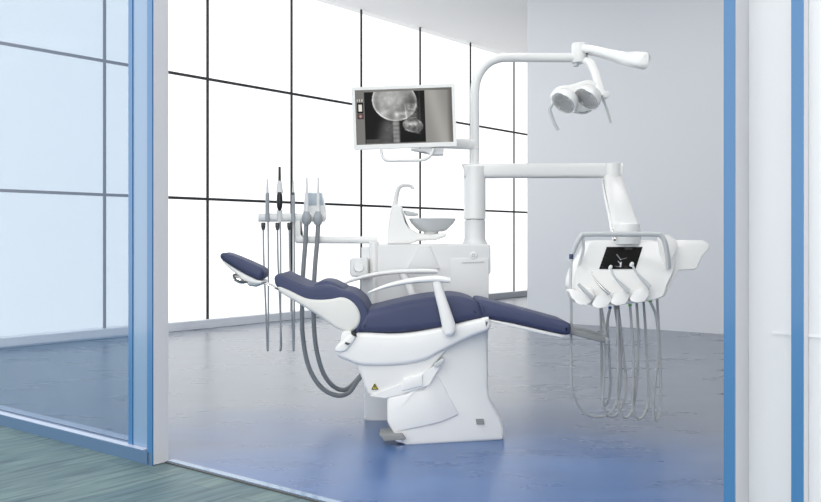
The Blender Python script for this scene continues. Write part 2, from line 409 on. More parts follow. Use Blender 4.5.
# backrest
bshell = [(278.5, 286.5), (290, 290.5), (305, 297.5), (318, 299.3), (331, 298.5), (341, 296.8), (349, 299), (356, 305), (360.5, 314), (360, 323), (356, 329), (350, 332), (338, 329.5), (328, 323), (318, 316), (297, 303), (280, 292.5)]
link('backrest_shell', solid(bshell, YN-.005, YF+.005, r=.02, smooth=4), M['shell'], ch)
bcush = [(274, 280), (275, 275.8), (279, 274.5), (290, 279.5), (303, 285), (312, 286.8), (321, 285.5), (331, 285.8), (340, 289.5), (352, 292.5), (361, 299), (366.5, 307), (369, 315), (365.5, 324), (358.5, 332), (353.5, 334), (352, 326), (354, 318), (353, 310), (349, 303), (341, 300), (331, 302), (318, 302), (305, 300.5), (290, 293.5), (277, 287.5)]
link('backrest_cushion', solid(bcush, YN+.004, YF-.004, Yref=YN, r=.016, smooth=4), M['navy'], ch)
hb = [(311, 289), (315, 284), (321, 281), (330, 281.5), (338, 285), (345, 289.5), (336, 294), (320, 295)]
link('lumbar_bolster', solid(hb, YN+.09, YF-.04, Yref=YN+.09, r=.03, smooth=4), M['navy'], ch)
hg = link('recline_hinge', solid([(334.8, 350.5), (337, 345.5), (343, 341), (351, 334), (355.5, 338), (350, 346), (345, 351.5), (338, 352.5)], YN-.028, YN+.05, r=.012, smooth=3), M['white'], ch)
link('hinge_cover', solid([(342, 333), (350, 331), (353, 335.5), (347.5, 345), (340.5, 346)], YN-.02, YN+.04, r=.008, smooth=3), M['white'], ch)
link('hinge_bolt', solid([(351, 331.5), (356, 333.5), (356.5, 337), (351.5, 334.5)], YN-.034, YN+.03), M['black'], hg, bevel=.002)
link('hinge_slot', solid([(345.5, 342), (350, 343.5), (348, 345.2), (344.5, 344)], YN-.038, YN+.01), M['dark'], hg, bevel=.002)
# headrest
hd = [(218.6, 256), (220.6, 253.2), (226, 253.6), (240, 259), (254, 265.2), (261, 269), (263, 273), (262, 277.8), (258.5, 280.2), (254, 279.4), (243, 273.8), (229, 265.5), (220.5, 260)]
link('headrest_cushion', solid(hd, 5.02, 5.23, Yref=5.0, r=.028, smooth=4), M['navy'], ch)
hs = [(221.5, 260.5), (230, 266), (243, 273.8), (256, 280), (262, 281.4), (260, 284), (253, 284.2), (246, 282.6), (238, 276), (226.5, 266.8)]
link('headrest_shell', solid(hs, 5.015, 5.235, Yref=5.0, r=.012, smooth=3), M['white'], ch)
kb = link('headrest_knob', lathe(bmesh.new(), P(240, 279.2, 5.02), [(0, -.012), (.034, -.012), (.044, -.004), (.044, .005), (.03, .012), (0, .012)], V((.5, -.35, 1)), n=24, sy=.9), M['chrome'], ch)
link('knob_ring', lathe(bmesh.new(), P(240.6, 278.3, 5.02), [(.046, -.003), (.049, 0), (.046, .003)], V((.5, -.35, 1)), n=24), M['dark'], kb)
link('headrest_bracket', solid([(244, 281), (249, 279), (262, 281.5), (261, 285), (256, 287), (249, 286)], 5.03, 5.22, r=.01), M['chrome'], ch)
link('headrest_bar', tube(bmesh.new(), path3([(258, 282.5, 5.12), (268, 284, 5.12), (281, 290, 5.12)], 6), [(.05, .006)]*13, n=12, side=V((0, 1, 0)), power=3), M['chrome'], ch)
# leg rest
lg = [(478, 301), (484, 300.2), (497, 303.5), (531, 312.5), (560, 320.5), (568.8, 323.2), (571.6, 325.5), (571.6, 332.5), (569.5, 335), (563, 335), (540, 330), (514, 323.8), (490, 319.5), (481, 318.3), (477.5, 309)]
link('leg_rest_cushion', solid(lg, YN+.02, YF-.07, Yref=YN+.02, r=.035, smooth=3), M['navy'], ch)
link('leg_rest_shell', solid([(486, 318.8), (514, 324), (540, 330), (563, 335), (566, 336.3), (561, 337.4), (540, 333.5), (514, 327.2), (486, 321)], YN+.03, YF-.03, Yref=YN+.03), M['white'], ch, bevel=.004)
link('foot_extension', solid([(568, 327.6), (606, 337.2), (606, 343.6), (568, 333.8)], YN+.06, YF-.06, Yref=YN+.06), M['grey'], ch, bevel=.006)
link('foot_stop', solid([(605.6, 336.6), (608.6, 337.4), (608.8, 344.8), (605.8, 344.2)], YN+.05, YF-.05, Yref=YN+.05), M['hose'], ch, bevel=.003)
# armrests
def armrest(pad, pw, post_, Y, name='armrest'):
    pts = [V(p) for p in crv([P(x, y, Y) for x, y, h in pad], 6, False)]
    hh = [V(p).x for p in crv([(h, 0) for x, y, h in pad], 6, False)]
    o = link(name, tube(bmesh.new(), pts, [(pw*min(1, .35+.65*math.sin(min(1, 6*i/len(pts))*math.pi/2)), h*Y/F) for i, h in enumerate(hh)], n=20, side=V((0, 1, 0)), power=2.6), M['white'], ch)
    pt = [V(p) for p in crv([P(x, y, Y) for x, y, h in post_], 6, False)]
    ph = [V(p).x for p in crv([(h, 0) for x, y, h in post_], 6, False)]
    link('armrest_post', tube(bmesh.new(), pt, [(min(.03, h*Y/F), h*Y/F) for h in ph], n=18, side=V((0, 1, 0)), power=2.6), M['white'], o)
    return o
armrest([(368, 292.8, .8), (380, 288.2, 1.7), (396, 283.6, 2.4), (415, 280.3, 2.9), (435, 278.8, 3.3), (448, 280.0, 3.0), (450.5, 281.2, 1.2)], .032,
        [(436.5, 281, 5.0), (440, 295, 5.1), (445, 312, 6.0), (448.5, 325, 6.8), (449.2, 331, 6.2), (449.5, 335.5, 3.5), (449.5, 336.6, .8)], 4.855)
armrest([(340.5, 285, .8), (352, 280.3, 1.6), (368, 275.8, 2.2), (388, 272.6, 2.5), (410, 271.2, 2.6), (434, 271.2, 2.4), (438, 271.8, 1)], .032,
        [(402, 273, 4.2), (408, 284, 4.2), (414, 300, 4.6), (417, 313, 5)], 5.44)

# ------------------------------------------------------------------ water unit behind the chair with the column
UN, UF = 5.55, 5.95
un = thing('dental_unit', 'white cuspidor cabinet standing behind the chair and carrying the tall column', 'dental unit', V((P(430, 400, 5.75).x, 5.75, 0)))
body = [(375, 244.5), (490.5, 244.5), (490.8, 273), (488.5, 275), (488.5, 330), (486, 380), (430, 396), (380, 396), (375, 330)]
link('cabinet', solid(body, UN, UF), M['unit'], un, bevel=.012, seg=3, ang=25)
link('cabinet_base', solid([(363.5, 372), (430, 372), (430, 424.5), (373, 424.5), (364, 420)], UN, UF-.02), M['white'], un, bevel=.018, seg=3, ang=25)
link('base_sole', solid([(364.5, 417.8), (372, 421), (430, 421.2), (430, 420), (366, 420)], UN+.01, UF-.03, Yref=UN), M['dark'], un, smooth=False) if False else None
link('side_wing', solid([(361, 247), (373, 247), (373, 372), (364, 372), (361, 330)], UN+.02, UF-.03, Yref=UN), M['unit'], un, bevel=.01)
link('pillar', tube(bmesh.new(), path([(374, 241.5), (374, 262), (374, 300), (374, 374)], UN+.02, 4), .031, n=24), M['white'], un, bevel=.008)
link('front_panel', solid([(450, 258), (489, 258), (488.6, 330), (450, 330)], UN-.006, UN+.02), M['unit'], un, bevel=.006)
link('sloped_cover', solid([(418, 246), (430, 246), (440, 269), (407, 269)], UN-.012, UN+.02), M['unit'], un, bevel=.005)
bd = link('crest_badge', lathe(bmesh.new(), P(473.5, 255.4, UN-.004), [(0, -.006), (.020, -.006), (.022, -.002), (.022, .01), (0, .01)], V((0, 1, 0)), n=24), M['white'], un)
bk = bmesh.new()
for q in range(4):
    a = q*math.pi/2+.78; c = P(473.5, 255.4, UN-.011)+V((math.cos(a)*.009, 0, math.sin(a)*.009))
    lathe(bk, c, [(0, -.001), (.0055, -.001), (.0055, .002), (0, .002)], V((0, 1, 0)), n=12)
link('badge_motif', bk, M['palegrey'], bd)
link('badge_line', solid([(462, 262), (484, 261.4), (484, 262.5), (462, 263.1)], UN-.010, UN+.01), M['palegrey'], un, smooth=False)
kn = link('side_control', solid([(349.5, 260), (352, 257.8), (368, 258), (368, 276.5), (352, 277), (349.5, 274)], UN-.06, UN+.02), M['unit'], un, bevel=.014, seg=4)
link('control_dial', lathe(bmesh.new(), P(359, 267, UN-.06), [(0, -.012), (.028, -.012), (.034, -.004), (.034, .01)], V((0, 1, 0)), n=24), M['white'], kn)
# column
CY = 5.75
def ccyl(x0, x1, y0, y1, Y=CY, b=.006, mm='white', par=None, name='column', prof=None):
    c = P((x0+x1)/2, y1, Y); r = (x1-x0)/2*Y/F; h = (y1-y0)*Y/F
    return link(name, lathe(bmesh.new(), c, prof(r, h) if prof else [(0, 0), (r-b, 0), (r, b), (r, h-b), (r-b, h), (0, h)], n=36), M[mm], par)
ccyl(464.3, 485.3, 220.3, 246, par=un, name='column_foot', mm='unit', prof=lambda r, h: [(0, -.01), (r*1.28, -.01), (r*1.27, .008), (r*1.08, .03), (r, .05), (r, h-.002), (r-.004, h), (0, h)])
ccyl(463.8, 485.6, 166, 219.4, par=un, name='column')
ccyl(465.5, 484.5, 219, 221, par=un, name='column_joint', mm='chrome')
ccyl(470.4, 479.2, 140, 168, par=un, name='pole_sleeve')
link('light_pole', tube(bmesh.new(), path([(474.8, 168), (474.8, 140), (474.8, 110), (474.8, 92), (476.6, 80), (481.5, 70), (489, 62.5), (499, 58.2), (510, 57.4), (540, 57.5), (574, 57.7)], CY, 6), .0300, n=24), M['white'], un)
ccyl(470.2, 479.6, 148.6, 150.0, par=un, name='pole_ring', mm='palegrey')

# spittoon on top of the cabinet
sp = link('faucet_tower', solid([(387.3, 244), (388, 228), (389.5, 215), (391.6, 206), (395, 204.6), (401.5, 205.5), (404.5, 213), (407, 222), (411, 229), (418, 233), (430, 234.6), (441, 233.2), (447.5, 233.6), (445, 237), (436, 240), (418, 241), (410, 244)], 5.66, 5.82, r=.012), M['white'], un)
link('faucet', tube(bmesh.new(), path([(394.8, 206), (396.3, 197), (398, 190), (400.5, 186.4), (405, 185.3), (410, 185.8), (412.2, 187.4), (412.6, 189.4)], 5.73, 5), [.0165-.0007*i*.4 if i < 20 else .0105 for i in range(36)], n=16), M['soft'], sp)
link('cup_filler', solid([(403, 210.5), (406, 210.3), (417.5, 213), (418.5, 215.2), (414, 216), (406, 215.4)], 5.69, 5.77, r=.008), M['palegrey'], sp)
bc = P(432.3, 231.5, 5.74)
s = 5.74/F
bowl = link('spittoon_bowl', lathe(bmesh.new(), bc, [(0, 0), (11*s, 0), (14*s, 1.2*s), (17*s, 4*s), (21*s, 8*s), (23.2*s, 12*s), (23.4*s, 13*s), (22.4*s, 13*s), (20*s, 8.5*s), (15*s, 4*s), (9*s, 2.2*s), (0, 1.8*s)], n=48, sy=.8), M['bowl'], un)
link('bowl_drain', lathe(bmesh.new(), bc+V((0, 0, 2.2*s)), [(0, 0), (3*s, 0), (3*s, .6*s), (0, .8*s)], n=20), M['chrome'], bowl)
link('bowl_support', lathe(bmesh.new(), P(431, 236, 5.74), [(0, 0), (9*s, 0), (7*s, 3*s), (8*s, 5*s), (0, 5*s)], n=24), M['soft'], un)

# ------------------------------------------------------------------ monitor on the pole
mo = thing('monitor', 'white framed monitor on the pole showing a skull x-ray in side view', 'monitor', P(404.5, 149, 5.55))
MY = 5.55
c = (P(351.4, 87.3, MY)+P(454.5, 84, MY)+P(457, 146, MY)+P(353.6, 149.7, MY))/4
roll = math.radians(-1.95)
ux = V((math.cos(roll), 0, -math.sin(roll))); uz = V((math.sin(roll), 0, math.cos(roll))); uy = V((0, 1, 0))
ms = MY/F
W2, H2 = 51.6*ms, 31.1*ms
link('housing', obox(c+uy*.022, ux*W2, uy*.022, uz*H2), M['white'], mo, bevel=.008, seg=3)
# raised bezel
bz = bmesh.new(); g = 3.2*ms; gb = 4.3*ms
for cc, hw, hh in ((c+uz*(H2-g/2), W2, g/2), (c-uz*(H2-gb/2), W2, gb/2), (c-ux*(W2-g/2)+uz*(gb-g)/2, g/2, H2-(g+gb)/2), (c+ux*(W2-g/2)+uz*(gb-g)/2, g/2, H2-(g+gb)/2)):
    obox(cc-uy*.003, ux*hw, uy*.005, uz*hh, bz)
link('bezel', bz, M['white'], mo, smooth=False)
def sm(a, b, x):
    t = max(0, min(1, (x-a)/(b-a))); return t*t*(3-2*t)
def ell(u, v, cx, cy, rx, ry, rot=0):
    a = math.radians(rot); x = u-cx; y = v-cy; x, y = x*math.cos(a)+y*math.sin(a), -x*math.sin(a)+y*math.cos(a)
    return math.hypot(x/rx, y/ry)
def fbm(x, y, s, o=4): return noise.fractal(V((x*s, y*s, 3.3)), 1, 2, o)
def seg(u, v, ax, ay, bx, by):
    dx, dy = bx-ax, by-ay; t = max(0, min(1, ((u-ax)*dx+(v-ay)*dy)/(dx*dx+dy*dy))); return math.hypot(u-ax-t*dx, v-ay-t*dy)
def xray(u, v):
    # u 0..707, v 0..390 (down); values are display brightness
    if u < 66 or v < 16 or u > 508 or v > 380:
        gcol = .44
        if u > 508: gcol = .55 + .10*math.exp(-((u-600-.25*(v-200))/60)**2) - .16*sm(660, 700, u)
        if v < 16: gcol = .50-.10*sm(480, 700, u)
        if u < 66: gcol = .47
        if 12 < u < 58:
            if 66 < v < 82: gcol = .80 if int(u/9) % 2 else .25
            if 88 < v < 165: gcol = .06+.85*(abs(u-35) < 13 and 104 < v < 150)
            if 168 < v < 208: gcol = .25+.6*math.exp(-((u-36)**2+(v-186)**2)/130)
            if 170 < v < 205 and 12 < u < 58: return (gcol, gcol*.78, gcol*.75)
        return (gcol, gcol*.985, gcol*.955)
    g = .035
    # soft tissue of neck and face
    nk = seg(u, v, 245, 270, 215, 380); g += .30*sm(110, 10, nk)*(1-sm(280, 340, u))
    g += .16*sm(80, 0, seg(u, v, 420, 120, 440, 260))
    r = ell(u, v, 286, 84, 164, 142, 14)
    if r < 1:
        g = max(g, .50+.20*sm(1, .2, ell(u, v, 260, 60, 150, 130))+.10*sm(.80, .97, r)-.18*sm(300, 420, u)*sm(20, 100, v))
        g += .22*sm(.92, .97, r)*sm(1.02, .98, r)*(.35+.65*sm(60, -30, (u-300)*.6+(v-150)*.5))
        g += .25*math.exp(-((u-205)**2/1800+(v-165)**2/700))
    else:
        g += .5*sm(1.05, 1.0, r)*.4
    # skull base, ear bone, spine, face bones, teeth
    g += .35*math.exp(-((u-300)**2+(v-182)**2)/420) + .25*math.exp(-((u-345)**2/1400+(v-175)**2/160))
    sp_ = abs(u-(290+.02*(v-200)))
    if v > 190: g = max(g, .58*sm(40, 14, sp_)*(.9+.09*math.sin(v*.21)))
    g += .14*sm(7, 0, seg(u, v, 385, 140, 425, 150))*(v > 100)
    g += .22*sm(5, 0, seg(u, v, 345, 215, 440, 205)) + .2*sm(5, 0, seg(u, v, 365, 130, 370, 215)) + .2*sm(5, 0, seg(u, v, 440, 110, 452, 140))
    if 345 < u < 462 and 95 < v < 245: g += .20*sm(0, 26, min(u-345, 462-u, v-95, 245-v))*(.8+.6*fbm(u, v, .05))
    j = ell(u, v, 416, 262, 76, 50, 12)
    if j < 1: g = max(g, .42+.18*fbm(u, v, .03))+.34*math.exp(-((u-405)**2/1900+(v-252)**2/260))
    g += .22*sm(6, 0, seg(u, v, 365, 290, 450, 322))*1.0
    if 355 < u < 460 and 285 < v < 330: g = max(g, .42*sm(60, 0, abs(v-300-(u-400)*.25)*4))
    g += .10*sm(9, 3, abs(u-468))
    if u > 492: g = g*.5+.02
    if v > 352 and 8 < u-66 < 110: g = max(g, .28)
    if v > 330 and u > 320: g *= .35
    g *= 1+.13*fbm(u, v, .03); g = max(.02, min(.93, g))
    return (g, g, g*.99)
def lin(x): return (x/12.92 if x <= .04045 else ((x+.055)/1.055)**2.4)
def screen(name, o3, du, dv, nu, nv, fn, U, Vv, parent, thick=V((0, .006, 0))):
    """o3 = top-left corner, du/dv = full edge vectors, colour from fn"""
    bm = bmesh.new(); col = bm.loops.layers.color.new('Col') if False else None
    vs = [[bm.verts.new(o3+du*(i/nu)+dv*(j/nv)) for i in range(nu+1)] for j in range(nv+1)]
    cols = {}
    for j in range(nv):
        for i in range(nu): bm.faces.new((vs[j][i], vs[j+1][i], vs[j+1][i+1], vs[j][i+1]))
    bk = [bm.verts.new(o3+du*a+dv*b+thick) for a, b in ((0, 0), (1, 0), (1, 1), (0, 1))]
    bm.faces.new((bk[0], bk[1], bk[2], bk[3]))
    off = V((0, 0, 0)); p = parent
    while p is not None: off += p.location; p = p.parent
    for v in bm.verts: v.co -= off
    me = bpy.data.meshes.new(name); bm.verts.index_update(); bm.to_mesh(me); bm.free()
    at = me.color_attributes.new('Col', 'FLOAT_COLOR', 'POINT')
    k = 0
    for j in range(nv+1):
        for i in range(nu+1):
            r_, g_, b_ = fn(i/nu*U, j/nv*Vv); at.data[k].color = (lin(r_), lin(g_), lin(b_), 1); k += 1
    for q in range(4): at.data[k+q].color = (0, 0, 0, 1)
    me.materials.append(M['screen'])
    o = bpy.data.objects.new(name, me); C.objects.link(o); o.parent = parent
    return o
sw, sh = W2*2-2*g, H2*2-g-gb
tl = c - ux*(W2-g) + uz*(H2-g) - uy*.0015
screen('screen', tl, ux*sw, -uz*sh, 200, 112, xray, 707, 390, mo, thick=V((0, .001, 0)))
link('handle', tube(bmesh.new(), path([(381, 149), (382, 155), (384.5, 159.3), (389, 160.6), (405, 160.5), (420, 160.2), (427.5, 158.2), (432, 153), (434, 148.5)], MY, 6), .0095, n=14), M['white'], mo)
link('tilt_bracket', solid([(411, 148.5), (444, 147), (443.5, 154.8), (432, 155), (424, 151.5), (414, 150.5)], MY+.01, MY+.09, r=.006), M['unit'], mo)
link('mount_arm', tube(bmesh.new(), path3([(430, 143, MY+.09), (452, 143.5, MY+.12), (466, 144.3, CY-.02), (474.5, 144.5, CY)], 4), [(.03, .034)]*13, n=16, side=V((0, 1, 0)), power=3), M['white'], mo, bevel=.004)

# ------------------------------------------------------------------ operating light
ol = thing('operating_light', 'white overhead dental lamp with two mirror reflectors at the pole end', 'operating light', P(576, 58, CY))
LY = CY-.35
link('swivel_block', lathe(bmesh.new(), P(579.5, 63, CY), [(0, 0), (7.6*CY/F, 0), (8*CY/F, .008), (8*CY/F, 17.6*CY/F), (7.2*CY/F, 19.5*CY/F), (0, 19.8*CY/F)], n=28), M['white'], ol)
link('swivel_cap', lathe(bmesh.new(), P(576, 66.3, CY), [(0, 0), (.018, 0), (.018, .03), (0, .03)], n=20), M['palegrey'], ol)
sa = path3([(577, 48.5, CY), (592, 50.5, CY-.05), (608, 54.5, CY-.14), (624, 58.5, CY-.26), (634, 59.5, CY-.36), (643.5, 60.8, CY-.44), (645, 61, CY-.45)], 6)
prof_ = [5.6, 4.8, 5.0, 6.0, 7.6, 8.2, 8.0]
pf = [V(p).x for p in crv([(h, 0) for h in prof_], 6, False)]
arm = link('spring_arm', tube(bmesh.new(), sa, [(.038, h*5.4/F) for h in pf], n=24, side=V((0, 1, 0)), power=3.0), M['white'], ol)
link('arm_screw', lathe(bmesh.new(), P(586.8, 53.7, CY-.075), [(0, -.006), (.006, -.006), (.006, .01)], V((0, 1, 0)), n=10), M['black'], arm)
yk = path3([(583, 60, CY-.02), (590, 62.5, CY-.08), (594.5, 71, CY-.18), (598, 82, CY-.28), (600, 91, LY), (601.5, 96.5, LY-.02)], 6)
link('lamp_yoke', tube(bmesh.new(), yk, [(.02, x*5.4/F) for x in [V(p).x for p in crv([(h, 0) for h in (3.4, 4.6, 4.3, 4.2, 4.6, 3.0)], 6, False)]], n=20, side=V((0, 1, 0)), power=2.6), M['white'], ol)
nrm = V((-.92*.66, -.38, -.92*.72)).normalized()
def housing(cx, cy, Y, rr):
    cc = P(cx, cy, Y)
    h = link('lamp_housing', lathe(bmesh.new(), cc, [(rr*1.10, 0), (rr*1.12, -.006), (rr*1.08, -.03), (rr*.85, -.065), (rr*.4, -.082), (0, -.085)], nrm, n=36), M['white'], ol)
    rf = link('reflector', lathe(bmesh.new(), cc, [(rr*1.10, .0), (rr*1.06, .004), (rr, .001), (rr*.93, -.012), (rr*.75, -.034), (rr*.5, -.05), (rr*.2, -.058), (0, -.06)], nrm, n=16), M['mirror'], h, smooth=False)
    # glass-covered bulb and its bridge
    a = nrm.orthogonal().normalized(); b = nrm.cross(a)
    k = V((math.cos(math.radians(42)), 0, -math.sin(math.radians(42))))
    k = (k-nrm*k.dot(nrm)).normalized(); k2 = nrm.cross(k)
    link('bulb_bridge', tube(bmesh.new(), [cc-k2*rr*.9, cc-k2*rr*.4-nrm*.006, cc-nrm*.008, cc+k2*rr*.4-nrm*.006, cc+k2*rr*.9], [(rr*.2, .003)]*5, n=10, side=k), M['chrome'], h)
    link('bulb', lathe(bmesh.new(), cc-nrm*.03, [(rr*.28, 0), (rr*.28, .012), (rr*.18, .022), (0, .026)], nrm, n=20), M['white'], h)
    return h
q = LY/F
housing(563.5, 103.3, LY-.05, 12.4*q); housing(586.3, 99.3, LY-.05, 12.4*q)
link('lamp_body', solid([(552, 96), (555, 89), (561, 85), (572, 83.5), (582, 80.5), (590, 79), (598, 82), (603, 90), (602, 100), (597, 106), (590, 112), (581, 112.5), (572, 110), (560, 103)], LY+.015, LY+.09, Yref=LY, r=.02, smooth=3), M['white'], ol)
link('body_rim', tube(bmesh.new(), path([(579, 112.3), (583, 112.6), (588, 111.4)], LY-.01, 4), .003, n=8), M['grey'], ol)
link('tilt_knob', lathe(bmesh.new(), P(605.6, 94.7, LY-.02), [(0, -.016), (.012, -.018), (.022, -.014), (.024, 0), (.024, .02), (0, .02)], V((0, 1, 0)), n=24), M['white'], ol)
link('lamp_handle', tube(bmesh.new(), path([(602, 96), (603.8, 101), (606.5, 108.5), (609, 116.5), (610.8, 123)], LY-.02, 5), [(.009, .0075)]*21, n=10), M['palegrey'], ol)
link('lamp_handle', tube(bmesh.new(), path([(552.5, 104), (549.8, 108.8), (551.5, 115.5), (554.5, 123.5), (558.3, 130.5)], LY-.02, 5), [(.012, .010)]*21, n=12), M['palegrey'], ol)
link('handle_bracket', tube(bmesh.new(), path([(550, 109), (552, 103), (556, 96)], LY+.02, 4), .009, n=10), M['soft'], ol)

# ------------------------------------------------------------------ swing arm and instrument table
ta = thing('delivery_arm', 'white two-section swing arm carrying the instrument table on the right', 'swing arm', P(475, 178, CY))
link('upper_arm', tube(bmesh.new(), path3([(463.6, 171.2, CY), (470, 171.1, CY), (520, 170.8, CY), (585, 170.6, CY), (614, 170.6, CY), (620, 170.6, CY), (621.6, 170.8, CY)], 5), [(.046, 7.4*CY/F)]*28+[(.040, 6.4*CY/F), (.03, 5*CY/F), (.02, 3.5*CY/F)], n=28, side=V((0, 1, 0)), power=3.6), M['white'], ta)
link('arm_collar', lathe(bmesh.new(), P(474.7, 180.5, CY), [(0, 0), (11.3*CY/F, 0), (11.6*CY/F, .008), (11.6*CY/F, .11), (0, .115)], n=32), M['white'], ta) if False else None
link('elbow_joint', lathe(bmesh.new(), P(611.8, 183.5, CY), [(0, 0), (9.2*CY/F, 0), (9.8*CY/F, .01), (9.8*CY/F, .115), (9.2*CY/F, .13), (0, .132)], n=32), M['white'], ta)
TY = 5.06
fa = path3([(612.5, 181, CY-.01), (616, 195, CY-.18), (621.5, 215, CY-.40), (625.5, 232, TY+.14), (627, 240, TY+.10)], 6)
link('lower_arm', tube(bmesh.new(), fa, [(.05, w*5.3/F) for w in [V(p).x for p in crv([(h, 0) for h in (10.6, 11.8, 13.0, 13.6, 13.2)], 6, False)]], n=28, side=V((0, 1, 0)), power=4), M['white'], ta)
link('arm_cover', tube(bmesh.new(), [p+V((-.066-.002*i*.3, -.04, 0)) for i, p in enumerate(fa)], [(.008, .008)]*len(fa), n=10), M['chrome'], ta)
link('arm_socket', lathe(bmesh.new(), P(626.5, 244, TY+.12), [(0, 0), (.078, 0), (.080, .012), (.080, .115), (.072, .125), (0, .127)], n=32), M['white'], ta)

it = thing('instrument_table', 'white instrument console with black touch screen hanging from the swing arm', 'instrument table', P(620, 300, TY))
# body: sloping front, built from a few depth slabs so the face leans back
def facey(y): return TY + .10 - (y-241)/(305-241)*.20     # depth of the leaning face at photo row y
def leaning(px, back, front_off=0.0):
    bm = bmesh.new(); n = len(px)
    f = [bm.verts.new(P(x, y, facey(y)-front_off)) for x, y in px]
    b = []
    for x, y in px:
        p = P(x, y, facey(y)); b.append(bm.verts.new((p.x, back, p.z)))
    for i in range(n): bm.faces.new((f[i], f[(i+1) % n], b[(i+1) % n], b[i]))
    bm.faces.new(f); bm.faces.new(b[::-1]); return bm
cons = [(V(p).x, V(p).y) for p in crv([(589, 243.5), (596, 240.5), (630, 240.4), (658, 240.6), (670, 246), (676, 256), (674, 272), (668, 285), (664, 296), (655, 300), (630, 304), (600, 305), (584, 301), (575, 291), (574.5, 278), (578, 266), (584, 255)], 3)]
link('console_body', leaning(cons, TY+.26), M['white'], it, bevel=.014, seg=4, ang=40)
link('side_wing', leaning([(659, 246), (668, 240), (704, 240.2), (709.5, 244), (710.2, 248.5), (703, 256), (698.5, 266), (696.5, 269.8), (679.5, 270.5), (664.8, 296.8), (655, 298)], TY+.30, -.03), M['white'], it, bevel=.010, seg=3)
def tscreen(u, v):
    g = .045+.02*fbm(u, v, .02)
    g += .7*sm(4, 0, seg(u, v, 90, 75, 110, 90))+.8*sm(7, 1, seg(u, v, 108, 82, 112, 100))+.5*sm(5, 0, seg(u, v, 70, 40, 100, 66))+.5*sm(3, 0, seg(u, v, 100, 66, 130, 58))  # bright strokes paint the chair's reflection into the dark screen
    g += .35*sm(3, 0, seg(u, v, 80, 100, 120, 104))
    for yy in (22, 55, 88): g += .25*sm(4, 0, abs(u-14))*sm(4, 0, abs(v-yy))
    g += .22*sm(14, 0, seg(u, v, 110, 8, 140, 8)); 
    if v > 100 and int(u/22) % 2 == 0 and v < 108: g += .12
    g = min(.9, g); return (g, g, g*1.03)
tlp, trp, brp, blp = [P(x, y, facey(y)-.004) for x, y in ((606.8, 246.9), (642.7, 246.9), (636, 270), (599.2, 269))]
screen('touch_screen', tlp, trp-tlp, blp-tlp, 90, 60, tscreen, 200, 115, it, thick=V((0, .003, 0)))
# grab handle frame
hf = path3([(569.5, 262, TY-.02), (573, 252, TY-.02), (577.5, 242, TY-.03), (581.5, 235.5, TY-.03), (586, 234.4, TY-.03), (620, 234.2, TY-.03), (655, 234.4, TY-.03), (661, 236, TY-.03), (665, 243, TY-.03), (667.5, 256, TY-.02), (668.5, 268, TY+.0)], 7)
link('grab_handle', tube(bmesh.new(), hf, .0145, n=16), M['palegrey'], it)
link('handle_strut', tube(bmesh.new(), path3([(583, 236, TY-.03), (583.2, 250, TY+.0), (580, 262, TY+.03), (577, 272, TY+.03)], 6), .009, n=12), M['unit'], it)
link('handle_cheek', leaning([(657.5, 237), (668, 234.5), (676, 240), (678, 246), (669, 268), (664, 262), (660, 254)], TY+.12, .012), M['soft'], it, bevel=.006)
# cradles for the handpieces
def cradle(x, y):
    h = link('cradle', leaning([(x-9.5, y+5), (x-5.5, y-3), (x+6, y-7.5), (x+9.5, y-5.5), (x+9.5, y+1), (x+5.5, y+8), (x-3.5, y+9.5), (x-8.5, y+7.5)], TY+.05, .05), M['white'], it, bevel=.0035, seg=2, ang=20)
    return h
for x, y in ((584.5, 295.5), (601.8, 299), (620, 296.2), (639.6, 293.5)): cradle(x, y)
cs = leaning([(568.5, 291), (572, 288.5), (580, 292), (585, 299), (588, 306), (580, 304), (572, 298.5)], TY+.04, .05)
link('syringe_holder', cs, M['white'], it, bevel=.007, seg=3)

# dental handpieces lying in the cradles, each with its hanging hose
def piece(label, pts, rads, hose, group=None, ring=None, name='handpiece', headr=0, mm='palegrey', sleeve=None):
    Yb = facey(pts[-1][1])-.065
    ps = path3([(x, y, facey(y)-.065-.012*(len(pts)-1-i)) for i, (x, y) in enumerate(pts)], 6)
    t = thing(name, label, 'dental handpiece', ps[-1], group)
    rr = [V(p).x for p in crv([(r, 0) for r in rads], 6, False)]
    b = link('handle', tube(bmesh.new(), ps, [max(.0012, r*TY/F) for r in rr], n=14), M[mm], t)
    if headr: 
        link('head', lathe(bmesh.new(), ps[0]+V((0, .004, -.004)), [(0, -.012), (headr*.8, -.012), (headr, -.006), (headr, .008), (headr*.7, .012), (0, .012)], V((.3, -.6, .7)), n=18), M['white'], t)
    if sleeve:
        i0 = len(ps)-9; link('sleeve', tube(bmesh.new(), ps[i0:], [r*TY/F+.0015 for r in rr[i0:]], n=14), M['soft'], t)
    hp = path3(hose, 8)
    link('hose', tube(bmesh.new(), hp, .0078, n=10), M['hose_pale'], t)
    if ring:
        link('hose_ring', lathe(bmesh.new(), hp[0]+V((0, 0, -.004)), [(0, 0), (.009, 0), (.010, .004), (.009, .013), (0, .013)], n=14), M[ring], t)
    return t
HYY = TY-.03
def hz(pts, dn=0.0): return [(x, y, HYY+dn+(.012 if i else 0)) for i, (x, y) in enumerate(pts)]
def hz2(pts, ya, yb): n = len(pts)-1; return [(x, y, ya+(yb-ya)*i/n) for i, (x, y) in enumerate(pts)]
piece('short grey handpiece in the leftmost cradle under the black touch screen', [(578, 283.8), (582, 288), (587, 293), (592, 297.5)], [1.3, 1.9, 2.0, 2.0],
      hz2([(601, 307), (603, 318), (605.3, 332), (604.8, 360), (603, 392), (603.5, 408), (609.5, 416), (617, 414), (623.5, 402), (626, 382), (622.5, 345), (617.8, 304)], TY-.04, TY+.12), mm='palegrey')
